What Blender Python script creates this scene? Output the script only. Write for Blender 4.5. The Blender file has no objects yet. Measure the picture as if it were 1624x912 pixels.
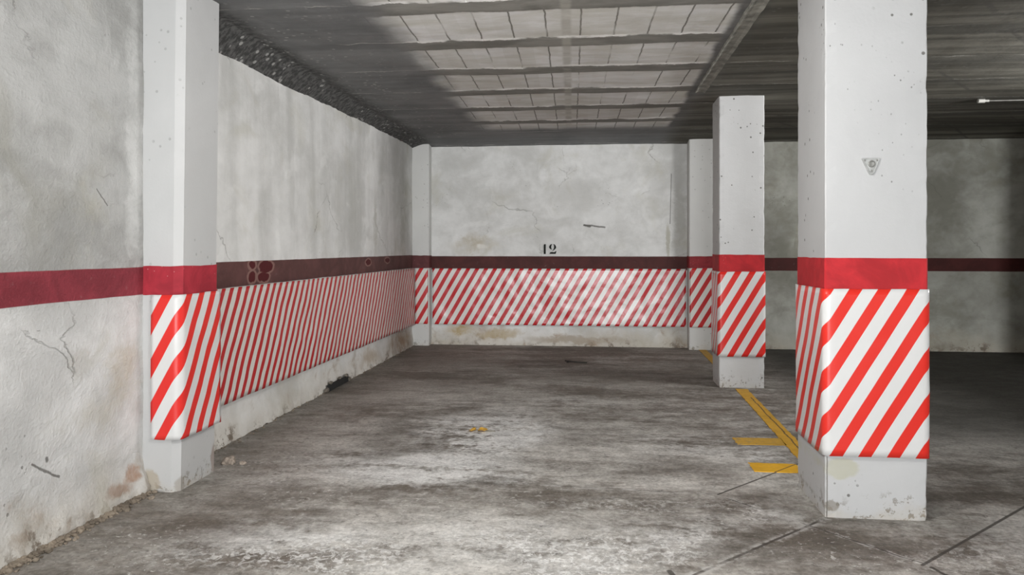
import bpy, bmesh, math, random
from mathutils import Vector, noise as mn

# ------------------------------------------------------------------ camera, light, exposure
S = bpy.context.scene
C = S.collection
CAM_H = 1.2
YAW = math.radians(6.37)
cd = bpy.data.cameras.new('camera')
cam = bpy.data.objects.new('camera', cd); C.objects.link(cam)
cam.location = (0, 0, CAM_H); cam.rotation_euler = (math.radians(90), 0, YAW)
cd.sensor_width = 36; cd.lens = 36*1200/1624; cd.shift_y = -62/1624
cd.clip_start = 0.05
S.camera = cam

S.view_settings.view_transform = 'Standard'
S.view_settings.look = 'None'
S.view_settings.exposure = 0.0
S.cycles.diffuse_bounces = 6
S.view_settings.gamma = 1
S.view_settings.use_curve_mapping = False

w = bpy.data.worlds.new('world'); S.world = w; w.use_nodes = True
w.node_tree.nodes['Background'].inputs[0].default_value = (0.95, 0.98, 1.0, 1)
w.node_tree.nodes['Background'].inputs[1].default_value = 0.8

def area(name, loc, rot, sx, sy, watts, col=(1, 0.985, 0.96)):
    d = bpy.data.lights.new(name, 'AREA'); d.shape = 'RECTANGLE'; d.size = sx; d.size_y = sy
    d.energy = watts; d.color = col
    o = bpy.data.objects.new(name, d); C.objects.link(o); o.location = loc; o.rotation_euler = rot
    return o
R = math.radians
LAMP = (0.99, 0.985, 0.98)
area('rear_fill_light', (0.3, -20.0, 1.25), (R(90), 0, 0), 5.0, 2.3, 2500, (0.96, 0.98, 1.0))  # added fill far behind the camera, evens the light in depth
area('aisle_lamp_light', (-0.8, -1.6, 2.40), (R(25), 0, 0), 1.25, 0.22, 30, LAMP)
area('ceiling_fill_light', (-0.3, -0.6, 0.30), (R(145), 0, 0), 0.7, 0.45, 60, LAMP)  # added uplight behind the camera, brightens the ceiling
def bulb(name, loc, watts, r=0.14):
    d = bpy.data.lights.new(name, 'POINT'); d.energy = watts; d.shadow_soft_size = r; d.color = LAMP
    o = bpy.data.objects.new(name, d); C.objects.link(o); o.location = loc
bulb('bay_lamp_light', (-0.3, 2.2, 1.98), 92)
area('left_wall_fill_light', (4.6, 5.2, 2.25), (R(97), 0, R(78)), 1.25, 0.22, 82, LAMP).data.spread = R(125)  # added fill out of view on the right, lights the left wall

# ------------------------------------------------------------------ node helpers
class NT:
    def __init__(s, name):
        s.m = bpy.data.materials.new(name); s.m.use_nodes = True
        s.t = s.m.node_tree; s.n = s.t.nodes; s.l = s.t.links
        s.b = s.n['Principled BSDF']
        tc = s.n.new('ShaderNodeTexCoord'); s.P = tc.outputs['Object']; s.UV = tc.outputs['UV']
        s.sep = None
    def put(s, sock, v):
        if isinstance(v, bpy.types.NodeSocket): s.l.new(v, sock)
        else:
            if isinstance(v, (tuple, list)) and len(v) == 3 and sock.type == 'RGBA': v = (*v, 1)
            sock.default_value = v
    def math(s, op, a, b=None, c=None, clamp=False):
        n = s.n.new('ShaderNodeMath'); n.operation = op; n.use_clamp = clamp
        s.put(n.inputs[0], a)
        if b is not None: s.put(n.inputs[1], b)
        if c is not None: s.put(n.inputs[2], c)
        return n.outputs[0]
    def add(s, a, b): return s.math('ADD', a, b)
    def sub(s, a, b): return s.math('SUBTRACT', a, b)
    def mul(s, a, b, clamp=False): return s.math('MULTIPLY', a, b, clamp=clamp)
    def mx(s, a, b): return s.math('MAXIMUM', a, b)
    def mn(s, a, b): return s.math('MINIMUM', a, b)
    def xyz(s, v=None):
        n = s.n.new('ShaderNodeSeparateXYZ'); s.l.new(v if v is not None else s.P, n.inputs[0]); return n.outputs
    def comb(s, x, y, z=0.0):
        n = s.n.new('ShaderNodeCombineXYZ')
        for i, v in enumerate((x, y, z)): s.put(n.inputs[i], v)
        return n.outputs[0]
    def ramp(s, v, lo, hi, a=0.0, b=1.0, smooth=True):
        n = s.n.new('ShaderNodeMapRange'); n.interpolation_type = 'SMOOTHSTEP' if smooth else 'LINEAR'
        s.put(n.inputs['Value'], v); s.put(n.inputs['From Min'], lo); s.put(n.inputs['From Max'], hi)
        s.put(n.inputs['To Min'], a); s.put(n.inputs['To Max'], b)
        return n.outputs[0]
    def noise(s, scale, detail=4, rough=0.55, dist=0.0, vec=None, sc=None, off=None):
        v = vec if vec is not None else s.P
        if sc or off:
            mp = s.n.new('ShaderNodeMapping'); s.l.new(v, mp.inputs[0])
            if sc: mp.inputs['Scale'].default_value = sc
            if off: mp.inputs['Location'].default_value = off
            v = mp.outputs[0]
        n = s.n.new('ShaderNodeTexNoise'); s.l.new(v, n.inputs['Vector'])
        n.inputs['Scale'].default_value = scale; n.inputs['Detail'].default_value = detail
        n.inputs['Roughness'].default_value = rough; n.inputs['Distortion'].default_value = dist
        return n.outputs[0]
    def voro(s, scale, feature='F1', vec=None, sc=None, rnd=1.0):
        v = vec if vec is not None else s.P
        if sc:
            mp = s.n.new('ShaderNodeMapping'); s.l.new(v, mp.inputs[0]); mp.inputs['Scale'].default_value = sc; v = mp.outputs[0]
        n = s.n.new('ShaderNodeTexVoronoi'); n.feature = feature; s.l.new(v, n.inputs['Vector'])
        n.inputs['Scale'].default_value = scale; n.inputs['Randomness'].default_value = rnd
        return n.outputs
    def mix(s, f, a, b, mode='MIX'):
        n = s.n.new('ShaderNodeMix'); n.data_type = 'RGBA'; n.blend_type = mode
        s.put(n.inputs[0], f); s.put(n.inputs[6], a); s.put(n.inputs[7], b)
        return n.outputs[2]
    def bump(s, h, strength, dist, prev=None):
        n = s.n.new('ShaderNodeBump'); n.inputs['Strength'].default_value = strength; n.inputs['Distance'].default_value = dist
        s.put(n.inputs['Height'], h)
        if prev is not None: s.l.new(prev, n.inputs['Normal'])
        return n.outputs[0]
    def seg(s, X, Y, ax, ay, bx, by, wid, soft):
        """mask that is 1 on the segment a-b in the X-Y plane"""
        dx, dy = bx-ax, by-ay; L2 = dx*dx+dy*dy
        px = s.sub(X, ax); py = s.sub(Y, ay)
        h = s.math('DIVIDE', s.add(s.mul(px, dx), s.mul(py, dy)), L2, clamp=True)
        ex = s.sub(px, s.mul(h, dx)); ey = s.sub(py, s.mul(h, dy))
        d = s.math('SQRT', s.add(s.mul(ex, ex), s.mul(ey, ey)))
        return s.ramp(d, wid, wid+soft, 1, 0)
    def ell(s, X, Y, cx, cy, rx, ry, inner=0.4):
        ex = s.math('DIVIDE', s.sub(X, cx), rx); ey = s.math('DIVIDE', s.sub(Y, cy), ry)
        d = s.math('SQRT', s.add(s.mul(ex, ex), s.mul(ey, ey)))
        return s.ramp(d, inner, 1.0, 1, 0)
    def out(s, col, rough=0.8, normal=None, spec=None, metal=None):
        s.put(s.b.inputs['Base Color'], col); s.put(s.b.inputs['Roughness'], rough)
        if normal is not None: s.l.new(normal, s.b.inputs['Normal'])
        if spec is not None: s.b.inputs['Specular IOR Level'].default_value = spec
        if metal is not None: s.b.inputs['Metallic'].default_value = metal
        return s.m

# ------------------------------------------------------------------ materials
def band_mask(t, z, z0, z1):
    n = t.mul(t.sub(t.noise(2.2, 3), 0.5), 0.012)
    zz = t.add(z, n)
    return t.mul(t.ramp(zz, z0, z0+0.004), t.ramp(zz, z1-0.004, z1, 1, 0))

def plaster(name, light, dark, band, bz, axis, streak=0.0, stain=0.5, bump=1.0, blobs=None, rust=True, swirl=1.0, grime_shade=0.0, spots=(), cuts=(), low=None):
    """axis: 'y' wall running along y, 'x' wall running along x"""
    t = NT(name); X, Y, Z = t.xyz(); A = Y if axis == 'y' else X
    Q = t.comb(A, Z, 0.0)
    n1 = t.noise(0.75, 5, 0.6, 0.6, Q)
    n2 = t.noise(2.3, 7, 0.60, 0.35*swirl, Q, sc=(0.8, 1.3, 1))
    n3 = t.noise(11, 5, 0.6, 0.5, Q)
    v = t.add(t.add(t.mul(n1, 0.5), t.mul(n2, 0.42)), t.mul(n3, 0.14))
    if streak:
        ns = t.noise(1.0, 4, 0.55, 0.35, Q, sc=(3.4, 0.42, 1), off=(3.1, 1.7, 0))
        v = t.add(t.mul(v, 1-streak), t.mul(ns, streak*1.06))
    col = t.mix(t.ramp(v, 0.42, 0.63), dark, light)
    if low:
        col = t.mix(t.ramp(t.add(Z, t.mul(t.sub(n1, 0.5), 0.3)), 0.85, 1.1, 0.75, 0.0), col, t.mix(t.ramp(v, 0.40, 0.66), tuple(c*0.74 for c in low), low))
    # lighter trowelled scabs and darker rubbed places
    tr = t.noise(2.6, 4, 0.5, 0.7*swirl, Q, off=(7.3, 2.2, 0))
    col = t.mix(t.mul(t.ramp(tr, 0.58, 0.66), 0.30), col, tuple(min(1, c*1.16) for c in light))
    ol = t.noise(1.5, 4, 0.6, 0.8, Q, off=(11.0, 5.0, 0))
    col = t.mix(t.mul(t.ramp(ol, 0.54, 0.72), 0.45), col, tuple(d*k for d, k in zip(dark, (0.92, 0.90, 0.80))))
    # hairline cracks
    cr = t.voro(1.3, 'DISTANCE_TO_EDGE', t.comb(t.add(A, t.mul(n2, 0.5)), t.add(Z, t.mul(n1, 0.5))))[0]
    crm = t.mul(t.ramp(cr, 0.002, 0.007, 1, 0), t.ramp(t.noise(1.1, 2, vec=Q, off=(2, 9, 0)), 0.54, 0.62))
    col = t.mix(t.mul(crm, 0.45), col, (0.16, 0.155, 0.14))
    # pits
    pit = t.voro(26, vec=Q)[0]
    pm = t.mul(t.ramp(pit, 0.10, 0.17, 1, 0), t.ramp(t.noise(2.3, 3, vec=Q, off=(5, 1, 0)), 0.60, 0.70))
    col = t.mix(t.mul(pm, 0.65), col, (0.12, 0.115, 0.10))
    # damp: ochre bloom and flaking close to the floor
    if rust:
        zn = t.add(Z, t.mul(t.sub(t.noise(2.4, 5, 0.65, 0.4, Q), 0.5), 0.55))
        lo = t.ramp(zn, 0.02, 0.30, 1, 0)
        col = t.mix(t.mul(lo, 0.55*stain), col, (0.40, 0.33, 0.22))
        ru = t.mul(t.ramp(t.noise(3.2, 5, 0.7, 0.5, Q, off=(1, 4, 0)), 0.52, 0.70), t.ramp(zn, 0.10, 0.36, 1, 0))
        col = t.mix(t.mul(ru, 0.85*stain), col, (0.27, 0.17, 0.09))
        fl = t.mul(t.ramp(t.noise(9, 5, 0.7, 0, Q), 0.50, 0.58), t.ramp(zn, -0.06, 0.10, 1, 0))
        col = t.mix(fl, col, (0.20, 0.165, 0.13))
        # yellow-green damp clouds higher up
        dm = t.ramp(t.noise(1.9, 5, 0.6, 0.7, Q, off=(4.4, 8.8, 0)), 0.56, 0.76)
        col = t.mix(t.mul(dm, 0.5*stain), col, (0.42, 0.395, 0.29))
    jn = t.add(t.mul(t.sub(t.noise(3.0, 5, 0.65, 0.3, Q, off=(6, 6, 0)), 0.5), 0.30), t.mul(t.sub(t.noise(13, 5, 0.7, 0.3, Q), 0.5), 0.22))
    jm = t.add(t.mul(t.sub(t.noise(3.0, 5, 0.65, 0.3, Q, off=(1, 9, 0)), 0.5), 0.30), t.mul(t.sub(t.noise(13, 5, 0.7, 0.3, Q, off=(4, 4, 0)), 0.5), 0.22))
    for (ca, cz, ra, rz, c, k) in spots:
        w = min(1.0, 7*min(ra, rz))
        e = t.ell(t.add(A, t.mul(jn, w)), t.add(Z, t.mul(jm, w)), ca, cz, ra, rz, 0.15 if min(ra, rz) > 0.09 else 0.45)
        col = t.mix(t.mul(e, t.mul(t.ramp(t.add(t.mul(n2, 0.6), t.mul(n3, 0.4)), 0.36, 0.56, 0.35, 1.0), k)), col, c)
    for (a0, z0, a1, z1, wd) in cuts:
        m = t.seg(t.add(A, t.mul(jn, 0.03)), t.add(Z, t.mul(jm, 0.10)), a0, z0, a1, z1, wd*0.5, wd)
        col = t.mix(t.mul(m, 0.8), col, (0.10, 0.095, 0.085))
    if grime_shade:
        gr = t.ramp(t.noise(0.9, 5, 0.6, 0.4, Q, off=(9, 3, 0)), 0.36, 0.66)  # dark clouds that deepen a wall's painted shade and grime
        col = t.mix(t.mul(gr, grime_shade), col, (0.13, 0.125, 0.10))
    rough = 0.86
    if band is not None:
        bm = band_mask(t, Z, bz[0], bz[1])
        bn = t.noise(5, 5, 0.6, 0.6, Q)
        bc = t.mix(t.ramp(bn, 0.35, 0.68), tuple(c*0.80 for c in band), tuple(c*1.16 for c in band))
        bc = t.mix(t.mul(t.ramp(t.noise(20, 3, vec=Q), 0.64, 0.74), 0.3), bc, tuple(0.6*c+0.12 for c in band))
        if blobs:
            mm = None; mo = None
            jz = t.mul(t.sub(t.noise(14, 3, vec=Q), 0.5), 0.045)
            for (cy, cz, ry, rz) in blobs:
                e = t.ell(t.add(A, jz), t.add(Z, jz), cy, cz, ry, rz, 0.90)
                o = t.ell(t.add(A, jz), t.add(Z, jz), cy, cz, ry+0.028, rz+0.016, 0.85)
                mm = e if mm is None else t.mx(mm, e); mo = o if mo is None else t.mx(mo, o)
            bc = t.mix(t.mul(mo, 0.6), bc, (0.34, 0.20, 0.17))
            bc = t.mix(mm, bc, (0.085, 0.010, 0.012))
        col = t.mix(bm, col, bc)
        rough = t.ramp(bm, 0, 1, 0.86, 0.7)
    h = t.add(t.mul(n2, 0.9), t.mul(n3, 0.25))
    h = t.add(h, t.mul(t.ramp(tr, 0.56, 0.68), 0.10))
    h = t.sub(h, t.add(t.mul(crm, 0.25), t.mul(pm, 0.4)))
    nb = t.bump(h, 0.40*bump, 0.022)
    nb = t.bump(t.noise(60, 4, 0.6, 0, Q), 0.18*bump, 0.01, nb)
    return t.out(col, rough, nb, spec=0.3)

M = {}
OCHRE = (0.40, 0.35, 0.25)
M['near_plaster'] = plaster('near_plaster', (0.42, 0.42, 0.41), (0.285, 0.285, 0.272), (0.215, 0.030, 0.042), (0.972, 1.112), 'y', 0.0, 0.55, 2.4,
    spots=[(3.36, 0.60, 0.16, 0.22, OCHRE, 0.55), (3.20, 0.45, 0.22, 0.12, (0.45, 0.42, 0.35), 0.5), (3.05, 0.72, 0.10, 0.10, (0.38, 0.36, 0.31), 0.45),
           (3.44, 1.7, 0.09, 0.9, (0.58, 0.58, 0.57), 0.5), (3.42, 0.13, 0.09, 0.06, (0.33, 0.20, 0.13), 0.9),
           (3.30, 0.07, 0.12, 0.05, (0.30, 0.20, 0.14), 0.8), (3.2, 1.60, 0.10, 0.10, (0.38, 0.375, 0.355), 0.45)],
    cuts=[(2.78, 0.34, 2.93, 0.25, 0.005), (3.16, 1.47, 3.24, 1.40, 0.003), (2.86, 0.345, 2.862, 0.335, 0.008)], low=(0.77, 0.77, 0.76))
M['left_plaster'] = plaster('left_plaster', (0.80, 0.80, 0.785), (0.58, 0.58, 0.56), (0.120, 0.052, 0.048), (0.955, 1.119), 'y', 0.34, 0.6, 1.1,
    blobs=[(4.793, 1.092, 0.055, 0.028), (5.005, 1.075, 0.115, 0.042), (4.793, 1.010, 0.055, 0.038), (4.965, 1.005, 0.090, 0.036),
           (7.35, 1.06, 0.09, 0.03), (8.05, 1.07, 0.10, 0.03)],
    spots=[(6.9, 1.6, 0.35, 0.75, (0.36, 0.36, 0.32), 0.45), (8.75, 1.6, 0.30, 0.9, (0.30, 0.30, 0.25), 0.6), (8.0, 1.5, 0.20, 0.9, (0.68, 0.68, 0.66), 0.6),
           (7.6, 1.4, 0.10, 0.6, (0.34, 0.33, 0.27), 0.5), (8.6, 0.12, 0.7, 0.16, (0.32, 0.22, 0.13), 0.8), (7.4, 0.12, 0.5, 0.13, (0.38, 0.30, 0.21), 0.7)])
M['back_plaster'] = plaster('back_plaster', (0.71, 0.71, 0.695), (0.53, 0.528, 0.508), (0.072, 0.020, 0.018), (0.935, 1.104), 'x', 0.0, 0.75, 0.8,
    spots=[(-0.67, 2.10, 0.06, 0.11, (0.74, 0.74, 0.73), 0.9), (-1.50, 1.24, 0.38, 0.16, OCHRE, 0.75), (-1.42, 1.22, 0.10, 0.05, (0.72, 0.71, 0.67), 0.9),
           (1.00, 1.6, 0.13, 1.0, (0.36, 0.355, 0.32), 0.65), (0.86, 1.28, 0.035, 0.28, (0.40, 0.385, 0.32), 0.8), (-1.70, 0.19, 0.26, 0.10, (0.42, 0.31, 0.14), 0.9),
           (-1.2, 0.14, 0.35, 0.08, (0.42, 0.33, 0.19), 0.7), (-0.2, 0.08, 0.8, 0.06, (0.33, 0.27, 0.20), 0.7), (-0.3, 1.85, 0.5, 0.3, (0.46, 0.455, 0.43), 0.5), (0.5, 1.6, 0.35, 0.1, (0.74, 0.74, 0.73), 0.5)],
    cuts=[(-0.15, 1.487, 0.10, 1.46, 0.010), (0.885, 1.5, 0.90, 2.1, 0.004), (-0.15, 1.487, -0.08, 1.468, 0.012)])
M['bay_plaster_shaded'] = plaster('bay_plaster_shaded', (0.47, 0.47, 0.425), (0.27, 0.268, 0.225), (0.060, 0.012, 0.010), (0.931, 1.089), 'x', 0.0, 0.6, 0.8, grime_shade=0.45)  # tone lowered to paint in the right bay's shade, with some grime
M['rough_grey'] = plaster('rough_grey', (0.72, 0.72, 0.71), (0.60, 0.60, 0.59), None, None, 'x', 0.0, 0.3, 0.8)

def white_paint(name, col=(0.485, 0.487, 0.488), pits=1.0, base=True, front=(), side=(), cracks=()):
    t = NT(name); X, Y, Z = t.xyz()
    n1 = t.noise(2.0, 5, 0.6, 0.4)
    c = t.mix(t.ramp(n1, 0.35, 0.7), tuple(k*0.94 for k in col), col)
    v = t.voro(19)[0]
    pm = t.mul(t.ramp(v, 0.11, 0.17, 1, 0), t.ramp(t.noise(3.0, 2, off=(3, 3, 1)), 0.50, 0.56))
    pm = t.mul(pm, pits)
    v2 = t.voro(34, sc=(1, 1, 0.8))[0]
    pm2 = t.mul(t.ramp(v2, 0.08, 0.14, 1, 0), t.ramp(t.noise(1.7, 3, off=(8, 2, 5)), 0.56, 0.64))
    pm = t.mx(pm, t.mul(pm2, 0.8*pits))
    c = t.mix(t.mul(pm, 0.85), c, (0.10, 0.095, 0.085))
    fl = None
    if base:
        zn = t.add(Z, t.mul(t.sub(t.noise(7, 5, 0.7), 0.5), 0.22))
        sp = t.mul(t.ramp(t.noise(24, 5, 0.7), 0.55, 0.60), t.ramp(zn, 0.0, 0.13, 1, 0))
        c = t.mix(t.mul(sp, 0.85), c, (0.17, 0.145, 0.11))
        c = t.mix(t.mul(t.ramp(zn, -0.06, 0.07, 1, 0), 0.5), c, (0.42, 0.36, 0.27))
        fl = sp
    nj = t.mul(t.sub(t.noise(16, 5, 0.7), 0.5), 0.05)
    for (lst, A) in ((front, X), (side, Y)):
        for (ca, cz, ra, rz, cc, k) in lst:
            e = t.ell(t.add(A, nj), t.add(Z, nj), ca, cz, ra, rz, 0.7)
            c = t.mix(t.mul(e, t.mul(t.ramp(n1, 0.35, 0.55, 0.7, 1.0), k)), c, cc)
    for (a0, z0, a1, z1, wd) in cracks:
        c = t.mix(t.mul(t.seg(t.add(X, t.mul(nj, 0.12)), Z, a0, z0, a1, z1, wd*0.5, wd), 0.8), c, (0.13, 0.12, 0.105))
    h = t.sub(t.mul(t.noise(5, 4), 0.5), t.mul(pm, 0.5))
    if fl is not None: h = t.sub(h, t.mul(fl, 0.5))
    nb = t.bump(h, 0.35, 0.012)
    nb = t.bump(t.noise(70, 3), 0.10, 0.006, nb)
    return t.out(c, 0.62, nb, spec=0.35)
M['white_paint'] = white_paint('white_paint', front=[(1.085, 0.222, 0.085, 0.055, (0.42, 0.41, 0.31), 0.75), (1.045, 0.055, 0.035, 0.03, (0.22, 0.20, 0.17), 0.8)], cracks=[(1.0225, 0.0, 0.0225+1.0, 0.27, 0.0025)])
M['white_paint_far_lifted'] = white_paint('white_paint_far_lifted', (0.56, 0.562, 0.56))  # same paint made lighter to offset the light falloff at the far pillar
M['white_pilaster'] = white_paint('white_pilaster', (0.48, 0.482, 0.478), 0.35, side=[(3.885, 0.075, 0.06, 0.10, (0.26, 0.20, 0.165), 0.85), (3.55, 0.03, 0.03, 0.05, (0.25, 0.22, 0.18), 0.7)], front=[(-2.19, 0.05, 0.06, 0.07, (0.34, 0.28, 0.19), 0.7)])
M['back_pilaster'] = white_paint('back_pilaster', (0.66, 0.66, 0.64), 0.4)

def red_paint(name, col):
    t = NT(name)
    n = t.noise(6, 6, 0.65, 0.8)
    c = t.mix(t.ramp(n, 0.35, 0.68), tuple(k*0.78 for k in col), tuple(min(1, k*1.15) for k in col))
    v = t.voro(45)[0]
    pm = t.mul(t.ramp(v, 0.08, 0.13, 1, 0), t.ramp(t.noise(4, 2), 0.56, 0.62))
    c = t.mix(t.mul(pm, 0.5), c, (0.62, 0.40, 0.38))
    nb = t.bump(t.noise(30, 4), 0.12, 0.01)
    return t.out(c, 0.62, nb, spec=0.2)
M['red_pillar'] = red_paint('red_pillar', (0.44, 0.022, 0.028))
M['red_pilaster'] = red_paint('red_pilaster', (0.34, 0.026, 0.040))
M['red_back'] = red_paint('red_back', (0.27, 0.030, 0.036))
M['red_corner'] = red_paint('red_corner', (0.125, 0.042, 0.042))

def vinyl(name, period, tan, u_top, z_top, red=(0.80, 0.030, 0.022), white=(0.80, 0.80, 0.79), duty=0.48, rough=0.28, wav=0.0, wav_scale=3.0, grime_shade=0.2):
    t = NT(name); U, V, _ = t.xyz(t.UV)
    e = t.sub(t.sub(U, u_top), t.math('DIVIDE', t.sub(V, z_top), tan))
    e = t.add(e, t.mul(t.sub(t.noise(1.6, 2, vec=t.UV), 0.5), 0.010))
    f = t.math('FRACT', t.add(t.math('DIVIDE', e, period), 50.0))
    soft = 0.012
    m = t.mul(t.ramp(f, 0.0, soft), t.ramp(f, duty-soft, duty, 1, 0))
    dn = t.ramp(t.noise(2.4, 5, 0.6, 0.3, t.UV), 0.35, 0.70)
    wc = t.mix(t.mul(dn, grime_shade), white, (0.62, 0.60, 0.55))
    rc = t.mix(t.mul(dn, grime_shade), red, tuple(k*0.72 for k in red))
    c = t.mix(m, wc, rc)
    h = t.noise(wav_scale, 3, 0.5, 0.5, t.UV)
    nb = t.bump(h, 1.0, wav if wav else 0.004)
    if wav:
        nb = t.bump(t.noise(9, 3, 0.5, 0.6, t.UV), 0.7, 0.004, nb)
    return t.out(c, rough, nb, spec=0.3)
def plain(name, col, rough=0.7, metal=0.0, var=0.2, scale=12):
    t = NT(name); n = t.noise(scale, 4)
    c = t.mix(t.ramp(n, 0.3, 0.7), tuple(k*(1-var) for k in col), tuple(min(1, k*(1+var)) for k in col))
    return t.out(c, rough, t.bump(t.noise(scale*4, 3), 0.15, 0.004), metal=metal)
M['foam'] = plain('foam', (0.10, 0.10, 0.10), 0.9)
M['stencil'] = plain('stencil', (0.010, 0.011, 0.009), 0.95)

# ------------------------------------------------------------------ floor material
def floor_mat():
    t = NT('worn_concrete'); X, Y, Z = t.xyz()
    Q = t.comb(X, Y, 0.0)
    wx = t.add(X, t.mul(t.sub(t.noise(1.3, 5, 0.65, vec=Q, off=(2, 7, 0)), 0.5), 1.1))
    wy = t.add(Y, t.mul(t.sub(t.noise(1.3, 5, 0.65, vec=Q, off=(9, 1, 0)), 0.5), 0.9))
    n1 = t.noise(0.65, 6, 0.62, 0.5, Q, sc=(0.75, 1.0, 1))
    n2 = t.noise(2.6, 7, 0.68, 0.7, Q, sc=(0.8, 1.15, 1))
    n3 = t.noise(14, 6, 0.70, 0.3, Q)
    ns = t.noise(3.2, 6, 0.65, 0.3, Q, sc=(0.28, 1.25, 1), off=(3, 3, 0))
    v = t.add(t.add(t.mul(n1, 0.44), t.mul(n2, 0.24)), t.add(t.mul(n3, 0.16), t.mul(ns, 0.20)))
    col = t.mix(t.ramp(v, 0.435, 0.605), (0.140, 0.122, 0.102), (0.530, 0.512, 0.480))
    # pale worn laitance
    wm = None
    for (cx, cy, rx, ry, k) in FLOOR_WHITE:
        e = t.mul(t.ell(wx, wy, cx, cy, rx, ry, 0.05), k)
        wm = e if wm is None else t.mx(wm, e)
    sp = t.add(t.mul(ns, 0.55), t.mul(n3, 0.5))
    wmask = t.mul(wm, t.ramp(sp, 0.42, 0.57), clamp=True)
    col = t.mix(wmask, col, (0.66, 0.655, 0.64))
    rz = None
    for (cx, cy, rx, ry, k) in FLOOR_ROUGH:
        e = t.mul(t.ell(wx, wy, cx, cy, rx, ry, 0.25), k)
        rz = e if rz is None else t.mx(rz, e)
    cst = t.ramp(t.noise(27, 7, 0.72, 0.8, Q, off=(3, 8, 0)), 0.505, 0.545)
    col = t.mix(t.mul(rz, t.mul(cst, 0.85)), col, (0.70, 0.695, 0.68))
    # oily, dirty places
    dm = None
    for (cx, cy, rx, ry, k) in FLOOR_DARK:
        e = t.mul(t.ell(wx, wy, cx, cy, rx, ry, 0.2), k)
        dm = e if dm is None else t.mx(dm, e)
    dmask = t.mul(dm, t.ramp(n2, 0.30, 0.62, 1.0, 0.45), clamp=True)
    col = t.mix(dmask, col, (0.095, 0.084, 0.070))
    # browner and darker towards the back of the bay and by the left wall
    bd = t.mul(t.ramp(n1, 0.35, 0.65), t.ramp(wy, 5.2, 7.2))
    col = t.mix(t.mul(bd, 0.62), col, (0.142, 0.119, 0.095))
    lw = t.ramp(X, -2.2, -1.2, 1, 0)
    col = t.mix(t.mul(lw, 0.55), col, (0.14, 0.122, 0.100))
    rb = t.mul(t.ramp(X, 1.35, 2.1), t.ramp(Y, 4.2, 5.6))  # right bay floor: its shade is painted into the colour
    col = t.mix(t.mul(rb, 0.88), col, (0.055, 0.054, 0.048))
    # scattered white flecks and dark grit in the foreground
    fk = t.mul(t.ramp(t.noise(30, 5, 0.72, 0.5, Q), 0.585, 0.64), t.ramp(t.noise(1.6, 4, vec=Q, off=(5, 5, 0)), 0.42, 0.62))
    fk = t.mul(fk, t.ramp(Y, 5.2, 3.2))
    col = t.mix(t.mul(fk, 0.75), col, (0.66, 0.655, 0.63))
    gk = t.mul(t.ramp(t.noise(24, 5, 0.70, 0.5, Q, off=(4, 2, 0)), 0.60, 0.66), t.ramp(Y, 7.5, 4.0))
    col = t.mix(t.mul(gk, 0.55), col, (0.085, 0.075, 0.062))
    fn = t.add(t.mul(t.noise(48, 5, 0.75, 0.4, Q), 0.6), t.mul(t.noise(9, 6, 0.7, 0.4, Q, sc=(0.6, 1.2, 1)), 0.4))
    g = t.ramp(fn, 0.40, 0.60, 0.70, 1.28, smooth=False)
    gm = t.n.new('ShaderNodeVectorMath'); gm.operation = 'SCALE'; t.l.new(col, gm.inputs[0]); t.l.new(g, gm.inputs['Scale'])
    col = gm.outputs[0]
    # saw cuts, cracks
    jx = t.mul(t.sub(t.noise(7, 4, vec=Q), 0.5), 0.03)
    gx = t.add(X, jx); gy = t.add(Y, jx)
    dk = None; pl = None
    for (a, b, wd, pale) in FLOOR_LINES:
        m = t.seg(gx, gy, a[0], a[1], b[0], b[1], wd, wd*0.8)
        if pale:
            wide = t.mul(t.seg(gx, gy, a[0], a[1], b[0], b[1], wd*2.0, wd*5.0), t.ramp(n3, 0.44, 0.56))
            pl = wide if pl is None else t.mx(pl, wide)
            m = t.mul(m, t.ramp(t.noise(5, 3, vec=Q, off=(1, 6, 0)), 0.40, 0.56))
        dk = m if dk is None else t.mx(dk, m)
    col = t.mix(t.mul(pl, 0.55), col, (0.58, 0.57, 0.55))
    col = t.mix(t.mul(dk, 0.85), col, (0.050, 0.043, 0.036))
    h = t.add(t.mul(n2, 0.5), t.mul(n3, 0.7)); h = t.sub(h, t.mul(dk, 0.6)); h = t.add(h, t.mul(fk, 0.1))
    nb = t.bump(h, 0.35, 0.02)
    nb = t.bump(t.noise(80, 4, 0.65), 0.20, 0.006, nb)
    return t.out(col, t.ramp(n2, 0.3, 0.7, 0.62, 0.85), nb, spec=0.3)
FLOOR_WHITE = [(-0.72, 4.85, 0.62, 1.05, 1.7), (-0.95, 4.10, 0.85, 0.50, 1.3), (-0.35, 3.02, 0.85, 0.42, 0.45), (0.30, 3.15, 0.55, 0.30, 0.7),
    (-1.25, 3.05, 0.6, 0.3, 0.75), (-1.45, 4.15, 0.5, 0.35, 0.55), (0.55, 4.65, 0.6, 0.30, 0.5), (1.0, 4.55, 0.45, 0.16, 0.75), (0.75, 3.5, 0.35, 0.18, 0.6), (1.7, 3.3, 0.6, 0.4, 0.45), (-0.35, 5.9, 0.6, 0.3, 0.35)]
FLOOR_ROUGH = [(-0.15, 2.95, 0.55, 0.35, 1.0), (0.25, 3.05, 0.40, 0.28, 0.9), (-1.15, 2.85, 0.7, 0.25, 0.9), (-0.6, 3.95, 0.5, 0.12, 0.9), (-1.6, 3.75, 0.25, 0.2, 0.6), (0.2, 3.55, 0.6, 0.2, 0.45), (1.5, 3.0, 0.5, 0.3, 0.5), (0.65, 3.42, 0.10, 0.30, 0.7)]
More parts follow.
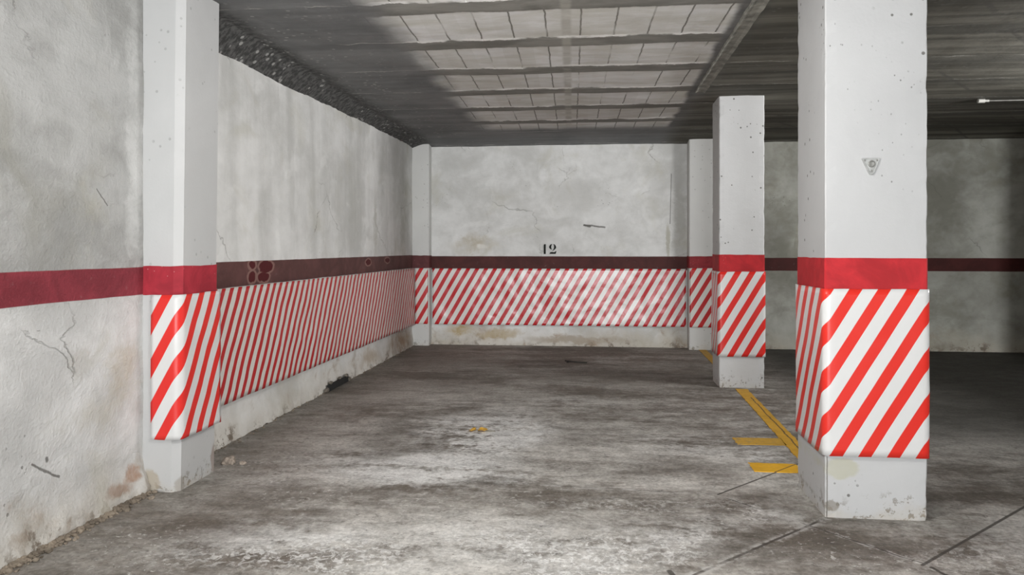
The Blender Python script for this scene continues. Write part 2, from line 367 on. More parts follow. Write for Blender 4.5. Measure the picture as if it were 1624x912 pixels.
FLOOR_DARK = [(-1.25, 4.75, 0.28, 0.9, 0.7), (0.72, 3.02, 0.34, 0.22, 0.75), (1.05, 3.15, 0.25, 0.22, 0.65), (0.1, 7.2, 1.2, 0.6, 0.75), (-1.2, 7.0, 0.7, 1.0, 0.6),
    (-0.1, 4.95, 0.35, 0.5, 0.5), (-0.55, 3.88, 0.35, 0.10, 0.75), (-1.55, 3.5, 0.4, 0.3, 0.5), (0.25, 4.25, 0.4, 0.25, 0.4), (0.9, 7.6, 0.6, 0.7, 0.6), (2.6, 4.2, 0.9, 0.6, 0.4), (0.0, 8.9, 2.2, 0.45, 0.6)]
FLOOR_LINES = [((-0.27, 3.83), (0.59, 3.78), 0.0022, True), ((0.59, 3.78), (1.126, 4.375), 0.004, False), ((0.30, 2.78), (1.014, 3.50), 0.005, True),
    ((1.223, 3.017), (2.05, 3.83), 0.005, False), ((1.215, 6.1), (1.19, 4.3), 0.0045, False), ((0.0, 4.93), (1.3, 4.95), 0.0025, True),
    ((0.62, 3.73), (1.25, 3.02), 0.003, True), ((1.25, 3.0), (1.30, 2.90), 0.006, False), ((0.30, 2.78), (0.27, 2.86), 0.008, False)]
M['floor'] = floor_mat()

# ------------------------------------------------------------------ ceiling material
BX0, BX1 = -1.21, 0.80      # the field of hollow blocks
ROW0, ROWP, JOIST = 4.83, 0.755, 0.145
def ceil_mat():
    t = NT('slab_underside'); X, Y, Z = t.xyz(); Q = t.comb(X, Y, 0.0)
    jy = t.add(t.mul(t.sub(t.noise(4.0, 5, 0.65, vec=Q), 0.5), 0.11), t.mul(t.sub(t.noise(17, 4, 0.6, vec=Q), 0.5), 0.03))
    jx = t.mul(t.sub(t.noise(3.0, 4, 0.6, vec=Q, off=(3, 3, 0)), 0.5), 0.22)
    # distance to the nearest joist axis
    r = t.sub(t.math('FRACT', t.add(t.math('DIVIDE', t.sub(t.add(Y, jy), ROW0), ROWP), 20.5)), 0.5)
    d = t.mul(t.math('ABSOLUTE', r), ROWP)
    joist = t.ramp(d, JOIST*0.62, JOIST*0.80, 1, 0)
    # block field
    fx = t.add(X, jx)
    field = t.mul(t.ramp(fx, BX0-0.14, BX0+0.14), t.ramp(t.add(X, t.mul(jx, 0.45)), BX1-0.05, BX1, 1, 0))
    field = t.mul(field, t.ramp(t.add(Y, t.mul(jx, 0.8)), 8.05, 8.45, 1, 0))
    # joints between the blocks
    sk = t.add(t.add(X, t.mul(Y, 0.032)), t.mul(t.sub(t.noise(9, 3, vec=Q), 0.5), 0.016))
    jf = t.math('ABSOLUTE', t.sub(t.math('FRACT', t.add(t.math('DIVIDE', sk, 0.205), 20.25)), 0.5))
    jd = t.mul(jf, 0.205)
    joint = t.mul(t.ramp(jd, 0.003, 0.006, 1, 0), t.sub(1.0, joist))
    joint = t.mul(joint, t.ramp(t.noise(1.7, 2, vec=Q, off=(6, 2, 0)), 0.32, 0.52))
    n1 = t.noise(1.2, 5, 0.6, 0.4, Q); n2 = t.noise(5, 6, 0.65, 0.5, Q, sc=(0.45, 1.3, 1)); n3 = t.noise(22, 4, 0.6, 0, Q)
    pl = t.noise(1.5, 5, 0.6, 0.2, Q, sc=(0.22, 4.2, 1))     # board marks running across
    ids = t.comb(t.math('FLOOR', t.add(t.math('DIVIDE', sk, 0.205), 20.25)), t.math('FLOOR', t.add(t.math('DIVIDE', t.sub(Y, ROW0), ROWP), 20.0)))
    wn = t.n.new('ShaderNodeTexWhiteNoise'); wn.noise_dimensions = '2D'; t.l.new(ids, wn.inputs['Vector'])
    blk = t.mix(t.ramp(t.add(t.mul(n2, 0.6), t.mul(n1, 0.4)), 0.36, 0.64), (0.646, 0.636, 0.584), (0.850, 0.850, 0.850))
    blk = t.mix(t.mul(wn.outputs[0], 0.22), blk, (0.538, 0.521, 0.459))
    blk = t.mix(t.mul(joint, 0.80), blk, (0.130, 0.120, 0.098))
    js = t.mix(t.ramp(n2, 0.35, 0.65), (0.195, 0.190, 0.172), (0.293, 0.286, 0.260))
    inside = t.mix(joist, blk, js)
    # mortar smear right at x = -0.2
    sm = t.seg(sk, Y, -0.035, 2.0, -0.035, 8.1, 0.016, 0.025)
    inside = t.mix(t.mul(sm, t.mul(t.ramp(n2, 0.35, 0.6), 0.75)), inside, (0.468, 0.455, 0.410))
    # bleached rim along one side of each joist
    rim = t.mul(t.ramp(t.math('ABSOLUTE', t.sub(r, -0.140)), 0.016, 0.026, 1, 0), t.ramp(t.noise(2.3, 3, vec=Q, off=(1, 8, 0)), 0.42, 0.50))
    inside = t.mix(t.mul(rim, 0.9), inside, (0.88, 0.87, 0.84))
    # plain cast concrete round the field
    cast = t.mix(t.ramp(t.add(t.mul(pl, 0.45), t.mul(n1, 0.55)), 0.36, 0.64), (0.150, 0.153, 0.155), (0.240, 0.243, 0.243))
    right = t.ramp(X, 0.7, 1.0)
    castr = t.mix(t.ramp(pl, 0.36, 0.66), (0.071, 0.067, 0.054), (0.182, 0.174, 0.144))  # dark concrete, deepened in colour for the shade of the right bay
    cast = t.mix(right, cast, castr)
    jl = t.mul(t.ramp(t.math('ABSOLUTE', t.sub(r, -0.135)), 0.006, 0.012, 1, 0), t.ramp(t.noise(1.9, 3, vec=Q, off=(4, 5, 0)), 0.46, 0.54))
    cast = t.mix(t.mul(jl, 0.5), cast, (0.684, 0.674, 0.627))
    # joists show again beyond the wide beam on the right
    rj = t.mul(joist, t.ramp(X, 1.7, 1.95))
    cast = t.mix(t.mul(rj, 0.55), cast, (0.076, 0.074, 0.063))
    dg = t.sub(t.math('FRACT', t.add(t.mul(t.add(t.add(X, t.mul(Y, -0.75)), t.mul(jx, 0.5)), 1.3), 20.0)), 0.5)
    dgm = t.mul(t.mul(t.ramp(t.math('ABSOLUTE', dg), 0.012, 0.035, 1, 0), t.ramp(X, 1.6, 1.9)), t.ramp(n1, 0.42, 0.55))
    cast = t.mix(t.mul(dgm, 0.6), cast, (0.076, 0.072, 0.063))
    # pale crumbs of grout
    wv = t.mul(t.ramp(t.voro(24, vec=Q, sc=(0.7, 0.8, 1))[0], 0.16, 0.24, 1, 0), t.ramp(t.noise(2.6, 3, vec=Q, off=(7, 7, 0)), 0.46, 0.52))
    wv = t.mul(wv, t.ramp(X, -1.9, -1.25, 1.0, 0.12))
    cast = t.mix(t.mul(wv, 0.55), cast, (0.50, 0.495, 0.47))
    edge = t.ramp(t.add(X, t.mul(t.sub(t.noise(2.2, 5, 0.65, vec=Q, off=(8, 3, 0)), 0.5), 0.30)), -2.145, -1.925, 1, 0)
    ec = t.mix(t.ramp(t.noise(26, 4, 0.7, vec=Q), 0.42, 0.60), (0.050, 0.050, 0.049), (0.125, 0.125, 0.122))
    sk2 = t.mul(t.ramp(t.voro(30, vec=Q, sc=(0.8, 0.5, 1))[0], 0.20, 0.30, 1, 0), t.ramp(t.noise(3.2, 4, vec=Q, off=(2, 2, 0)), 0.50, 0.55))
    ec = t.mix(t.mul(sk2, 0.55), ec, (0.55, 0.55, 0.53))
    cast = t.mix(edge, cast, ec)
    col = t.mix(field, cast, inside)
    h = t.add(t.mul(n2, 0.3), t.mul(n3, 0.15)); h = t.sub(h, t.mul(t.mul(joint, field), 0.8)); h = t.add(h, t.mul(pl, 0.3))
    nb = t.bump(h, 0.5, 0.02)
    return t.out(col, 0.85, nb, spec=0.25)
M['ceiling'] = ceil_mat()

# ------------------------------------------------------------------ mesh helpers
def link(name, bm, mats, parent=None, smooth=False):
    me = bpy.data.meshes.new(name); bm.normal_update(); bm.to_mesh(me); bm.free()
    for m in (mats if isinstance(mats, (list, tuple)) else [mats]): me.materials.append(m)
    if smooth:
        for p in me.polygons: p.use_smooth = True
    o = bpy.data.objects.new(name, me); C.objects.link(o)
    if parent: o.parent = parent
    return o
def tag(o, label, cat, group=None, kind=None):
    o['label'] = label; o['category'] = cat
    if group: o['group'] = group
    if kind: o['kind'] = kind
    return o
def empty(name, loc, label, cat, group=None):
    o = bpy.data.objects.new(name, None); C.objects.link(o); o.location = loc; o.empty_display_size = 0.1
    return tag(o, label, cat, group)
def struct(o): o['kind'] = 'structure'; return o
def grid(nu, nv, f, bm=None, flip=False):
    bm = bm or bmesh.new()
    vs = [[bm.verts.new(f(i/nu, j/nv)) for j in range(nv+1)] for i in range(nu+1)]
    for i in range(nu):
        for j in range(nv):
            q = [vs[i][j], vs[i+1][j], vs[i+1][j+1], vs[i][j+1]]
            bm.faces.new(q[::-1] if flip else q)
    return bm, vs
def box(bm, x0, y0, z0, x1, y1, z1, bev=0.0, mat=0):
    n0 = len(bm.faces)
    r = bmesh.ops.create_cube(bm, size=1)
    for v in r['verts']:
        v.co = Vector((x0+(v.co.x+0.5)*(x1-x0), y0+(v.co.y+0.5)*(y1-y0), z0+(v.co.z+0.5)*(z1-z0)))
    if bev:
        es = list({e for v in r['verts'] for e in v.link_edges})
        bmesh.ops.bevel(bm, geom=es, offset=bev, segments=2, affect='EDGES', profile=0.5)
def fbm(p, o=4): return mn.fractal(Vector(p), 0.7, 2.1, o)

CEIL = 2.515
# ------------------------------------------------------------------ floor, ceiling, walls
XL, XR, YB, YR = -2.265, 5.2, 9.32, -20.2
def ceil_z(x, y):
    z = CEIL
    dl = max(0.0, 1-(x-XL)/0.14)
    ramp = min(1, max(0, (9.2-y)/5.2))
    z -= dl**1.2*(0.055+0.11*ramp)*(0.85 if y > 3.9 else 0.4)
    db = max(0.0, 1-(YB-y)/0.5)
    z -= db**1.5*0.045
    if x < XL+0.5: z += (0.004*fbm((x*3, y*3, 3.0))+0.004*fbm((x*13, y*13, 8.0)))*min(1, dl*2+0.3)
    z += 0.006*fbm((x*1.5, y*1.5, 1.0))
    # block bays sit a little higher than the joists
    if BX0 < x < BX1 and y < 8.2:
        r = ((y-ROW0)/ROWP+20.5) % 1-0.5
        d = abs(r)*ROWP
        k = min(1, max(0, (d-0.085)/0.03))
        z += 0.005*k
    return z
def fl_fn(u, v):
    x = XL-0.05+u*(XR+0.1-XL); y = YR+v*(YB+0.05-YR)
    return (x, y, 0)
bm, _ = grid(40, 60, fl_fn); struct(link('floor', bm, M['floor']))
bm, vs = grid(230, 300, lambda u, v: ((lambda x, y: (x, y, ceil_z(x, y)))(XL-0.02+u*u*(0.55)*9.4+u*(0.45)*9.4, 2.2+v*(YB+0.02-2.2))), flip=True)
# the rest of the slab behind the camera, and its upper side
b0 = [bm.verts.new((x, y, CEIL)) for x, y in ((XL-0.02, YR), (XR, YR), (XR, 2.2), (XL-0.02, 2.2))]
bm.faces.new(b0[::-1])
struct(link('ceiling', bm, M['ceiling'], smooth=True))

def wall_grid(nu, nv, A, B, z1, nrm, amp, base=0.0):
    """wall in the vertical plane A-B with a hand-trowelled surface"""
    A = Vector(A); B = Vector(B); n = Vector(nrm)
    def f(u, v):
        p = A+(B-A)*u; z = v*z1
        k = amp*fbm((p.x*1.1, p.y*1.1, z*1.1), 3)+amp*0.35*fbm((p.x*4, p.y*4, z*4+5), 3)
        if base and z < 0.16:
            k += base*(1-z/0.16)*(0.5+0.9*abs(fbm((p.x*6, p.y*6, z*9), 4)))
        q = p+n*k
        return (q.x, q.y, z)
    return f
bm, _ = grid(200, 90, wall_grid(200, 90, (-2.225, -1.0, 0), (-2.225, 3.62, 0), 2.56, (1, 0, 0), 0.010, 0.045), flip=True)
bmesh.ops.recalc_face_normals(bm, faces=bm.faces)
wl = struct(link('wall_left', bm, M['near_plaster'], smooth=True))
bm, _ = grid(200, 80, wall_grid(200, 80, (XL, 3.7, 0), (XL, YB+0.05, 0), 2.56, (1, 0, 0), 0.007, 0.030), flip=True)
struct(link('wall_left_bay', bm, M['left_plaster'], smooth=True))
bm, _ = grid(160, 80, wall_grid(160, 80, (XL-0.05, YB, 0), (1.40, YB, 0), 2.56, (0, -1, 0), 0.006, 0.02))
struct(link('wall_back', bm, M['back_plaster'], smooth=True))
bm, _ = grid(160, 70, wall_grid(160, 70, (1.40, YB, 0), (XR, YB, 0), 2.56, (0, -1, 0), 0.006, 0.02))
struct(link('wall_back_right', bm, M['bay_plaster_shaded'], smooth=True))
bm, _ = grid(20, 10, lambda u, v: (XR, YR+u*(YB-YR), v*2.56)); struct(link('wall_right', bm, M['rough_grey']))
bm, _ = grid(20, 10, lambda u, v: (-2.225, YR+u*(-1.0-YR), v*2.56)); struct(link('wall_left_rear', bm, M['rough_grey']))

bm = bmesh.new(); box(bm, 4.52, 8.0, 0.0, XR+0.05, 8.3, CEIL+0.01, 0.004)  # unseen stub added to throw a shadow on the right wall end
struct(link('shadow_blocker', bm, M['rough_grey']))
# cast strip left by the formwork along the right side of the block field
bm = bmesh.new()
for i in range(80):
    pass
def strip(u, v):
    y = 2.3+u*4.15
    prof = [(0.0, 0.004), (0.02, -0.016), (0.30, -0.010), (0.70, -0.010), (0.96, -0.018), (1.0, 0.004)]
    k = prof[min(5, int(round(v*5)))]
    x = 0.818+0.085*k[0]+0.004*fbm((y*7, k[0]*3, 1))
    return (x, y, CEIL+k[1]+0.003*fbm((y*9, k[0]*4, 4)))
bm, _ = grid(120, 5, strip, flip=True)
M['strip'] = plain('cast_strip', (0.24, 0.235, 0.205), 0.85, var=0.3)
struct(link('trim_1', bm, M['strip']))

# ------------------------------------------------------------------ pillars and pilasters
def column_mesh(x0, y0, x1, y1, z0, z1, ch, wear=0.004, lean=0.0, nz=90, seed=0.0):
    """rectangular shaft with small worn arrises; lean widens the right side towards the top"""
    pts = []
    def side(ax, ay, bx, by, n):
        for i in range(n): pts.append((ax+(bx-ax)*i/n, ay+(by-ay)*i/n, 0))
    side(x0+ch, y0, x1-ch, y0, 10); side(x1-ch, y0, x1, y0+ch, 3)
    side(x1, y0+ch, x1, y1-ch, 10); side(x1, y1-ch, x1-ch, y1, 3)
    side(x1-ch, y1, x0+ch, y1, 10); side(x0+ch, y1, x0, y1-ch, 3)
    side(x0, y1-ch, x0, y0+ch, 10); side(x0, y0+ch, x0+ch, y0, 3)
    cx, cy = (x0+x1)/2, (y0+y1)/2
    bm = bmesh.new(); rows = []
    for j in range(nz+1):
        z = z0+(z1-z0)*j/nz; row = []
        for (px, py, _) in pts:
            ex = abs(px-cx)/((x1-x0)/2); ey = abs(py-cy)/((y1-y0)/2)
            corner = max(0, min(ex, ey)-0.86)/0.14
            k = wear*0.35*fbm((px*4+seed, py*4, z*4), 3)
            k -= corner*wear*1.8*max(0, fbm((px*9+seed, py*9, z*13), 4))
            if z < 0.12: k -= corner*wear*3.0*(1-z/0.12)*max(0, 0.4+fbm((px*20+seed, py*20, z*30)))
            d = Vector((px-cx, py-cy, 0)).normalized()
            lx = lean*z/2.5*((px-x0)/(x1-x0))
            row.append(bm.verts.new((px+d.x*k*(1 if ex > 0.95 else 0.2)+lx, py+d.y*k*(1 if ey > 0.95 else 0.2), z)))
        rows.append(row)
    n = len(pts)
    for j in range(nz):
        for i in range(n):
            bm.faces.new((rows[j][i], rows[j][(i+1) % n], rows[j+1][(i+1) % n], rows[j+1][i]))
    bm.faces.new(rows[0][::-1]); bm.faces.new(rows[-1])
    return bm
def sleeve(x0, y0, x1, y1, z0, z1, ch, lean=0.0, e=0.0022, wob=0.003, nz=4, full=True, seed=0.0):
    """thin coat of paint round a shaft: outer and inner skin"""
    def ring(o):
        a, b, c, d = x0-o, y0-o, x1+o, y1+o
        r = []
        cor = [(a+ch, b), (c-ch, b), (c, b+ch), (c, d-ch), (c-ch, d), (a+ch, d), (a, d-ch), (a, b+ch)]
        for i in range(8):
            p, q = cor[i], cor[(i+1) % 8]
            for k in range(8): r.append((p[0]+(q[0]-p[0])*k/8, p[1]+(q[1]-p[1])*k/8))
        return r
    bm = bmesh.new(); R1, R0 = ring(e), ring(-0.004); n = len(R1)
    def mk(r):
        rows = []
        for j in range(nz+1):
            row = []
            for (px, py) in r:
                z = z0+(z1-z0)*j/nz
                if j in (0, nz): z += wob*fbm((px*14+seed, py*14, j*3.0), 3)
                row.append(bm.verts.new((px+lean*z/2.5*((px-x0)/(x1-x0)), py, z)))
            rows.append(row)
        return rows
    A, B = mk(R1), mk(R0)
    for j in range(nz):
        for i in range(n):
            k = (i+1) % n
            bm.faces.new((A[j][i], A[j][k], A[j+1][k], A[j+1][i])); bm.faces.new((B[j][k], B[j][i], B[j+1][i], B[j+1][k]))
    for i in range(n):
        k = (i+1) % n
        bm.faces.new((A[0][k], A[0][i], B[0][i], B[0][k])); bm.faces.new((A[nz][i], A[nz][k], B[nz][k], B[nz][i]))
    return bm

def guard(name, path, z0, z1, mat, label, closed=False, th=0.011, rad=0.022, wob=0.003, seed=0.0, du=0.03, tilt=0.0, off=0.004, group=None, zlean=0.0, edge_curl=0.0):
    """padded sheet that follows a plan polyline (going left to right as seen, outside on the right of travel)"""
    P = [Vector((p[0], p[1])) for p in path]
    # rounded polyline
    pts = []; n = len(P)
    idx = range(n)
    for i in idx:
        if not closed and i in (0, n-1): pts.append(P[i]); continue
        a, b, c = P[i-1], P[i], P[(i+1) % n]
        d0 = (a-b).normalized(); d1 = (c-b).normalized()
        s = b+d0*rad; e = b+d1*rad
        for k in range(7):
            t = k/6; pts.append(s*(1-t)**2+b*2*t*(1-t)+e*t*t)
    if closed: pts.append(pts[0])
    # resample
    q = [pts[0]]; us = [0.0]
    for a, b in zip(pts, pts[1:]):
        L = (b-a).length
        if L < 1e-6: continue
        m = max(1, int(math.ceil(L/du)))
        for k in range(1, m+1):
            q.append(a+(b-a)*k/m); us.append(us[-1]+L/m)
    N = len(q); nrm = []
    for i in range(N):
        a = q[max(0, i-1)]; b = q[min(N-1, i+1)]
        if closed and i in (0, N-1): a, b = q[N-2], q[1]
        d = (b-a).normalized(); nrm.append(Vector((d.y, -d.x)))
    nz = max(6, int((z1-z0)/du))
    bm = bmesh.new(); uvl = bm.loops.layers.uv.new('UVMap')
    F, K = [], []
    for i in range(N):
        ff, kk = [], []
        for j in range(nz+1):
            v = j/nz; z = z0+(z1-z0)*v
            uu = us[i] if not (closed and i == N-1) else 0.0
            o = off+th+wob*fbm((uu*2.2+seed, z*2.2, seed), 3)+wob*0.4*fbm((uu*7+seed, z*7, seed+4), 3)
            if edge_curl and v < 0.12: o += edge_curl*(1-v/0.12)**2*(0.6+0.6*fbm((uu*5, seed, 2)))
            o = max(o, off+0.004)
            zz = z
            if j in (0, nz): zz += 0.0025*fbm((uu*6+seed, j, 9), 2)
            zz += tilt*us[i]
            p = q[i]+nrm[i]*o
            ff.append(bm.verts.new((p.x+zlean*z, p.y, zz)))
            p = q[i]+nrm[i]*off
            kk.append(bm.verts.new((p.x+zlean*z, p.y, zz)))
        F.append(ff); K.append(kk)
    vz = {}
    def face(vs, uv, mi):
        f = bm.faces.new(vs); f.material_index = mi; f.smooth = mi == 0
        for l, c in zip(f.loops, uv): l[uvl].uv = c
    for i in range(N-1):
        for j in range(nz):
            za, zb = z0+(z1-z0)*j/nz, z0+(z1-z0)*(j+1)/nz
            uv = [(us[i], za), (us[i+1], za), (us[i+1], zb), (us[i], zb)]
            face((F[i][j], F[i+1][j], F[i+1][j+1], F[i][j+1]), uv, 0)
            face((K[i+1][j], K[i][j], K[i][j+1], K[i+1][j+1]), uv, 1)
        face((K[i][0], K[i+1][0], F[i+1][0], F[i][0]), [(us[i], z0)]*4, 1)
        face((F[i][nz], F[i+1][nz], K[i+1][nz], K[i][nz]), [(us[i], z1), (us[i+1], z1), (us[i+1], z1), (us[i], z1)], 0)
    for i in (0, N-1):
        for j in range(nz):
            za = z0+(z1-z0)*j/nz
            vs = (K[i][j], F[i][j], F[i][j+1], K[i][j+1])
            face(vs if i == 0 else vs[::-1], [(us[i], za)]*4, 0)
    o = link(name, bm, [mat, M['foam']])
    return tag(o, label, 'wall padding' if not closed else 'pillar padding', group or ('striped padding on the walls' if not closed else 'striped padding round the pillars'))

# the near pillar
P1 = (1.014, 3.51, 1.447, 3.975)
P2 = (1.052, 6.69, 1.432, 7.06)
def pillar(P, label, seed):
    e = empty('concrete_pillar', ((P[0]+P[2])/2, (P[1]+P[3])/2, 0), label, 'pillar', 'white concrete pillars')
    def loc(o): o.matrix_parent_inverse = e.matrix_world.inverted(); return o
    bpy.context.view_layer.update()
    loc(link('shaft', column_mesh(*P, 0.0, CEIL+0.01, 0.006, 0.0045, seed=seed), M['white_paint' if P is P1 else 'white_paint_far_lifted'], e))
    b = (1.018, 1.157) if P is P1 else (0.998, 1.146)
    o = loc(link('painted_band', sleeve(*P, b[0]-0.03, b[1], 0.007, seed=seed), M['red_pillar'], e)); o['label'] = 'red painted band round the white pillar'
    return e
pillar(P1, 'large white concrete pillar nearest the camera, with a small triangular plate on it', 1.0)
pillar(P2, 'smaller white concrete pillar farther back, behind the near pillar', 7.0)

M['v1'] = vinyl('stripes_near_pillar', 0.121, 1.66, 0.567, 1.02, red=(0.66, 0.030, 0.020), white=(0.62, 0.62, 0.615), rough=0.30, grime_shade=0.06, duty=0.475)
M['v2'] = vinyl('stripes_far_pillar', 0.120, 1.70, 0.37+0.135, 1.0, red=(0.66, 0.026, 0.020), white=(0.64, 0.64, 0.635), rough=0.28, grime_shade=0.1, duty=0.47)
def loop(P): return [(P[0], P[3]), (P[0], P[1]), (P[2], P[1]), (P[2], P[3])]
guard('striped_pillar_guard', loop(P1), 0.278, 1.02, M['v1'], 'bright red and white striped padding wrapped round the large near pillar', closed=True, th=0.008, off=0.0045, rad=0.02, wob=0.003, seed=3.0, edge_curl=0.004)
guard('striped_pillar_guard', loop(P2), 0.268, 1.0, M['v2'], 'red and white striped padding wrapped round the smaller farther pillar', closed=True, th=0.008, off=0.0045, rad=0.018, wob=0.002, seed=9.0)

# left pilaster
PL = (-2.26, 3.51, -2.046, 3.90)
def pilaster(P, label, mw, mr, bz, ch, lean, seed):
    e = empty('wall_pilaster', ((P[0]+P[2])/2, (P[1]+P[3])/2, 0), label, 'pilaster', 'pilasters on the walls')
    bpy.context.view_layer.update()
    a = link('shaft', column_mesh(*P, 0.0, CEIL+0.005, ch, 0.003, lean=lean, seed=seed), mw, e); a.matrix_parent_inverse = e.matrix_world.inverted()
    b = link('painted_band', sleeve(*P, bz[0], bz[1], ch, lean=lean, seed=seed), mr, e); b.matrix_parent_inverse = e.matrix_world.inverted()
    b['label'] = 'dark red painted band across the pilaster'
    return e
pilaster(PL, 'white pilaster on the left wall, nearest the camera, dark red band and stripes lower down', M['white_pilaster'], M['red_pilaster'], (0.970, 1.113), 0.032, 0.03, 13.0)
PBL = (-2.30, 9.165, -2.055, 9.36)
pilaster(PBL, 'narrow pale pilaster in the left back corner', M['back_pilaster'], M['red_corner'], (0.957, 1.113), 0.012, 0.0, 21.0)
PBR = (1.088, 9.125, 1.405, 9.36)
pilaster(PBR, 'pale pilaster at the right end of the back wall, half behind the farther pillar', M['back_pilaster'], M['red_back'], (0.966, 1.107), 0.010, 0.0, 27.0)

# padding on pilasters and walls; whites lifted towards the back against light falloff
M['v3'] = vinyl('stripes_left_pilaster', 0.119, 1.80, 0.056, 0.972, red=(0.64, 0.030, 0.024), white=(0.60, 0.60, 0.595), rough=0.30, grime_shade=0.08)
guard('striped_wall_guard', [(-2.180, 3.51), (-2.036, 3.51), (-2.036, 3.895)], 0.262, 0.972, M['v3'],
      'red and white striped padding bent round the near left pilaster', rad=0.034, th=0.008, wob=0.004, seed=17.0, du=0.02, edge_curl=0.006, zlean=0.004)
M['v4'] = vinyl('stripes_left_wall', 0.104, 1.75, 0.17, 0.96, red=(0.50, 0.026, 0.028), white=(0.68, 0.66, 0.62), rough=0.36, wav=0.006, grime_shade=0.25)
guard('striped_wall_guard', [(XL+0.028, 3.93), (XL+0.028, 9.14)], 0.258, 0.958, M['v4'],
      'long red and white striped padding along the left wall between the pilasters', th=0.008, wob=0.006, seed=31.0, du=0.035)
M['v5'] = vinyl('stripes_left_corner', 0.112, 1.70, 0.055, 0.957, red=(0.55, 0.026, 0.030), white=(0.72, 0.71, 0.67), rough=0.26, wav=0.008, grime_shade=0.15)
guard('striped_wall_guard', [(-2.225, 9.165), (-2.066, 9.165)], 0.268, 0.957, M['v5'],
      'short piece of red and white striped padding on the left back corner pilaster', th=0.008, wob=0.004, seed=37.0, du=0.02)
M['v6'] = vinyl('stripes_back_wall', 0.1115, 1.72, 0.315, 0.95, red=(0.50, 0.022, 0.028), white=(0.70, 0.69, 0.66), rough=0.27, wav=0.006, wav_scale=1.8, grime_shade=0.2)  # white stripes lightened to make up for light lost at this depth
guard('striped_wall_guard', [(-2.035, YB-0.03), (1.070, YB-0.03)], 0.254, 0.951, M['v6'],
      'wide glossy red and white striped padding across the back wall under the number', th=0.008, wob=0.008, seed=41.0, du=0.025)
M['v7'] = vinyl('stripes_right_corner', 0.120, 1.65, 0.03, 0.966, red=(0.55, 0.026, 0.028), white=(0.74, 0.73, 0.69), rough=0.30, grime_shade=0.15)
guard('striped_wall_guard', [(1.094, 9.125), (1.395, 9.125)], 0.268, 0.966, M['v7'],
      'short piece of red and white striped padding on the right back pilaster', th=0.008, wob=0.002, seed=47.0, du=0.025)

# ------------------------------------------------------------------ stencilled bay number
def prism_xz(bm, pts, y0, y1):
    a = [bm.verts.new((p[0], y0, p[1])) for p in pts]; b = [bm.verts.new((p[0], y1, p[1])) for p in pts]
    n = len(pts)
    bm.faces.new(a); bm.faces.new(b[::-1])
    for i in range(n): bm.faces.new((a[i], b[i], b[(i+1) % n], a[(i+1) % n]))
num = empty('bay_number', (-0.57, YB-0.008, 1.131), 'black stencilled number 12 on the back wall above the dark red band', 'number')
def gpt(cx, cy):           # stencil drawing units to metres on the wall
    return ((cx-755)/1748.0, (445-cy)/1725.0)
one = [[(622, 445), (665, 445), (665, 236), (640, 236), (622, 250)]]
two = [[(806, 232), (778, 238), (752, 260), (738, 296), (748, 324), (770, 342), (798, 352), (786, 322), (782, 290), (790, 258)],
       [(826, 232), (852, 240), (876, 262), (890, 298), (880, 328), (850, 356), (796, 390), (822, 360), (840, 330), (846, 296), (842, 262)],
       [(742, 442), (764, 408), (800, 402), (850, 408), (896, 374), (880, 442)]]
for k, polys in enumerate((one, two)):
    bm = bmesh.new()
    for p in polys: prism_xz(bm, [gpt(*q) for q in p], 0.0, 0.009)
    bmesh.ops.recalc_face_normals(bm, faces=bm.faces)
    link('digit', bm, M['stencil'], num)

# ------------------------------------------------------------------ triangular plate on the near pillar
M['zinc'] = plain('zinc_plate', (0.38, 0.385, 0.375), 0.45, 0.15, 0.15, 40)
M['zinc_dark'] = plain('zinc_dark', (0.25, 0.25, 0.235), 0.5, 0.2, 0.25, 60)
tp = empty('triangular_plate', (1.207, P1[1]-0.002, 1.60), 'small grey triangular metal plate screwed to the front of the near pillar', 'plate')
bm = bmesh.new()
def rtri(s, y):
    out = []
    cor = [(-0.040, 0.0), (0.040, 0.0), (0.012, -0.074), (-0.006, -0.074)]
    cen = Vector((0.003, -0.026))
    for i, c in enumerate(cor):
        a = Vector(cor[i-1]); b = Vector(c); d = Vector(cor[(i+1) % 4])
        r = 0.007
        p = b+(a-b).normalized()*r; q = b+(d-b).normalized()*r
        for k in range(4):
            t = k/3; v = p*(1-t)**2+b*2*t*(1-t)+q*t*t
            v = cen+(v-cen)*s; out.append((v.x, y, v.y))
    return out
rings = [rtri(1.0, 0.004), rtri(1.0, -0.004), rtri(0.94, -0.006), rtri(0.80, -0.0055), rtri(0.74, -0.0035)]
rv = [[bm.verts.new(p) for p in r] for r in rings]
for a, b in zip(rv, rv[1:]):
    for i in range(len(a)): bm.faces.new((a[i], a[(i+1) % len(a)], b[(i+1) % len(a)], b[i]))
bm.faces.new(rv[-1]); bm.faces.new(rv[0][::-1]); bmesh.ops.recalc_face_normals(bm, faces=bm.faces)
link('plate', bm, M['zinc'], tp)
def knob(bm, x, z, y0, prof, n=16):
    rows = [[bm.verts.new((x+r*math.cos(2*math.pi*i/n), y0-h, z+r*math.sin(2*math.pi*i/n))) for i in range(n)] for r, h in prof]
    for a, b in zip(rows, rows[1:]):
        for i in range(n): bm.faces.new((a[i], a[(i+1) % n], b[(i+1) % n], b[i]))
    bm.faces.new(rows[-1]); bm.faces.new(rows[0][::-1]); bmesh.ops.recalc_face_normals(bm, faces=bm.faces)
bm = bmesh.new(); knob(bm, 0.003, -0.026, -0.002, [(0.016, 0.0), (0.0155, 0.006), (0.012, 0.008), (0.010, 0.005), (0.004, 0.004)])
link('boss', bm, M['zinc_dark'], tp)
for (x, z) in ((-0.025, -0.010), (0.027, -0.010), (0.004, -0.056)):
    bm = bmesh.new(); knob(bm, x, z, -0.003, [(0.0045, 0.0), (0.0045, 0.002), (0.0035, 0.0035), (0.001, 0.003)], 10)
    link('screw', bm, M['zinc_dark'], tp)

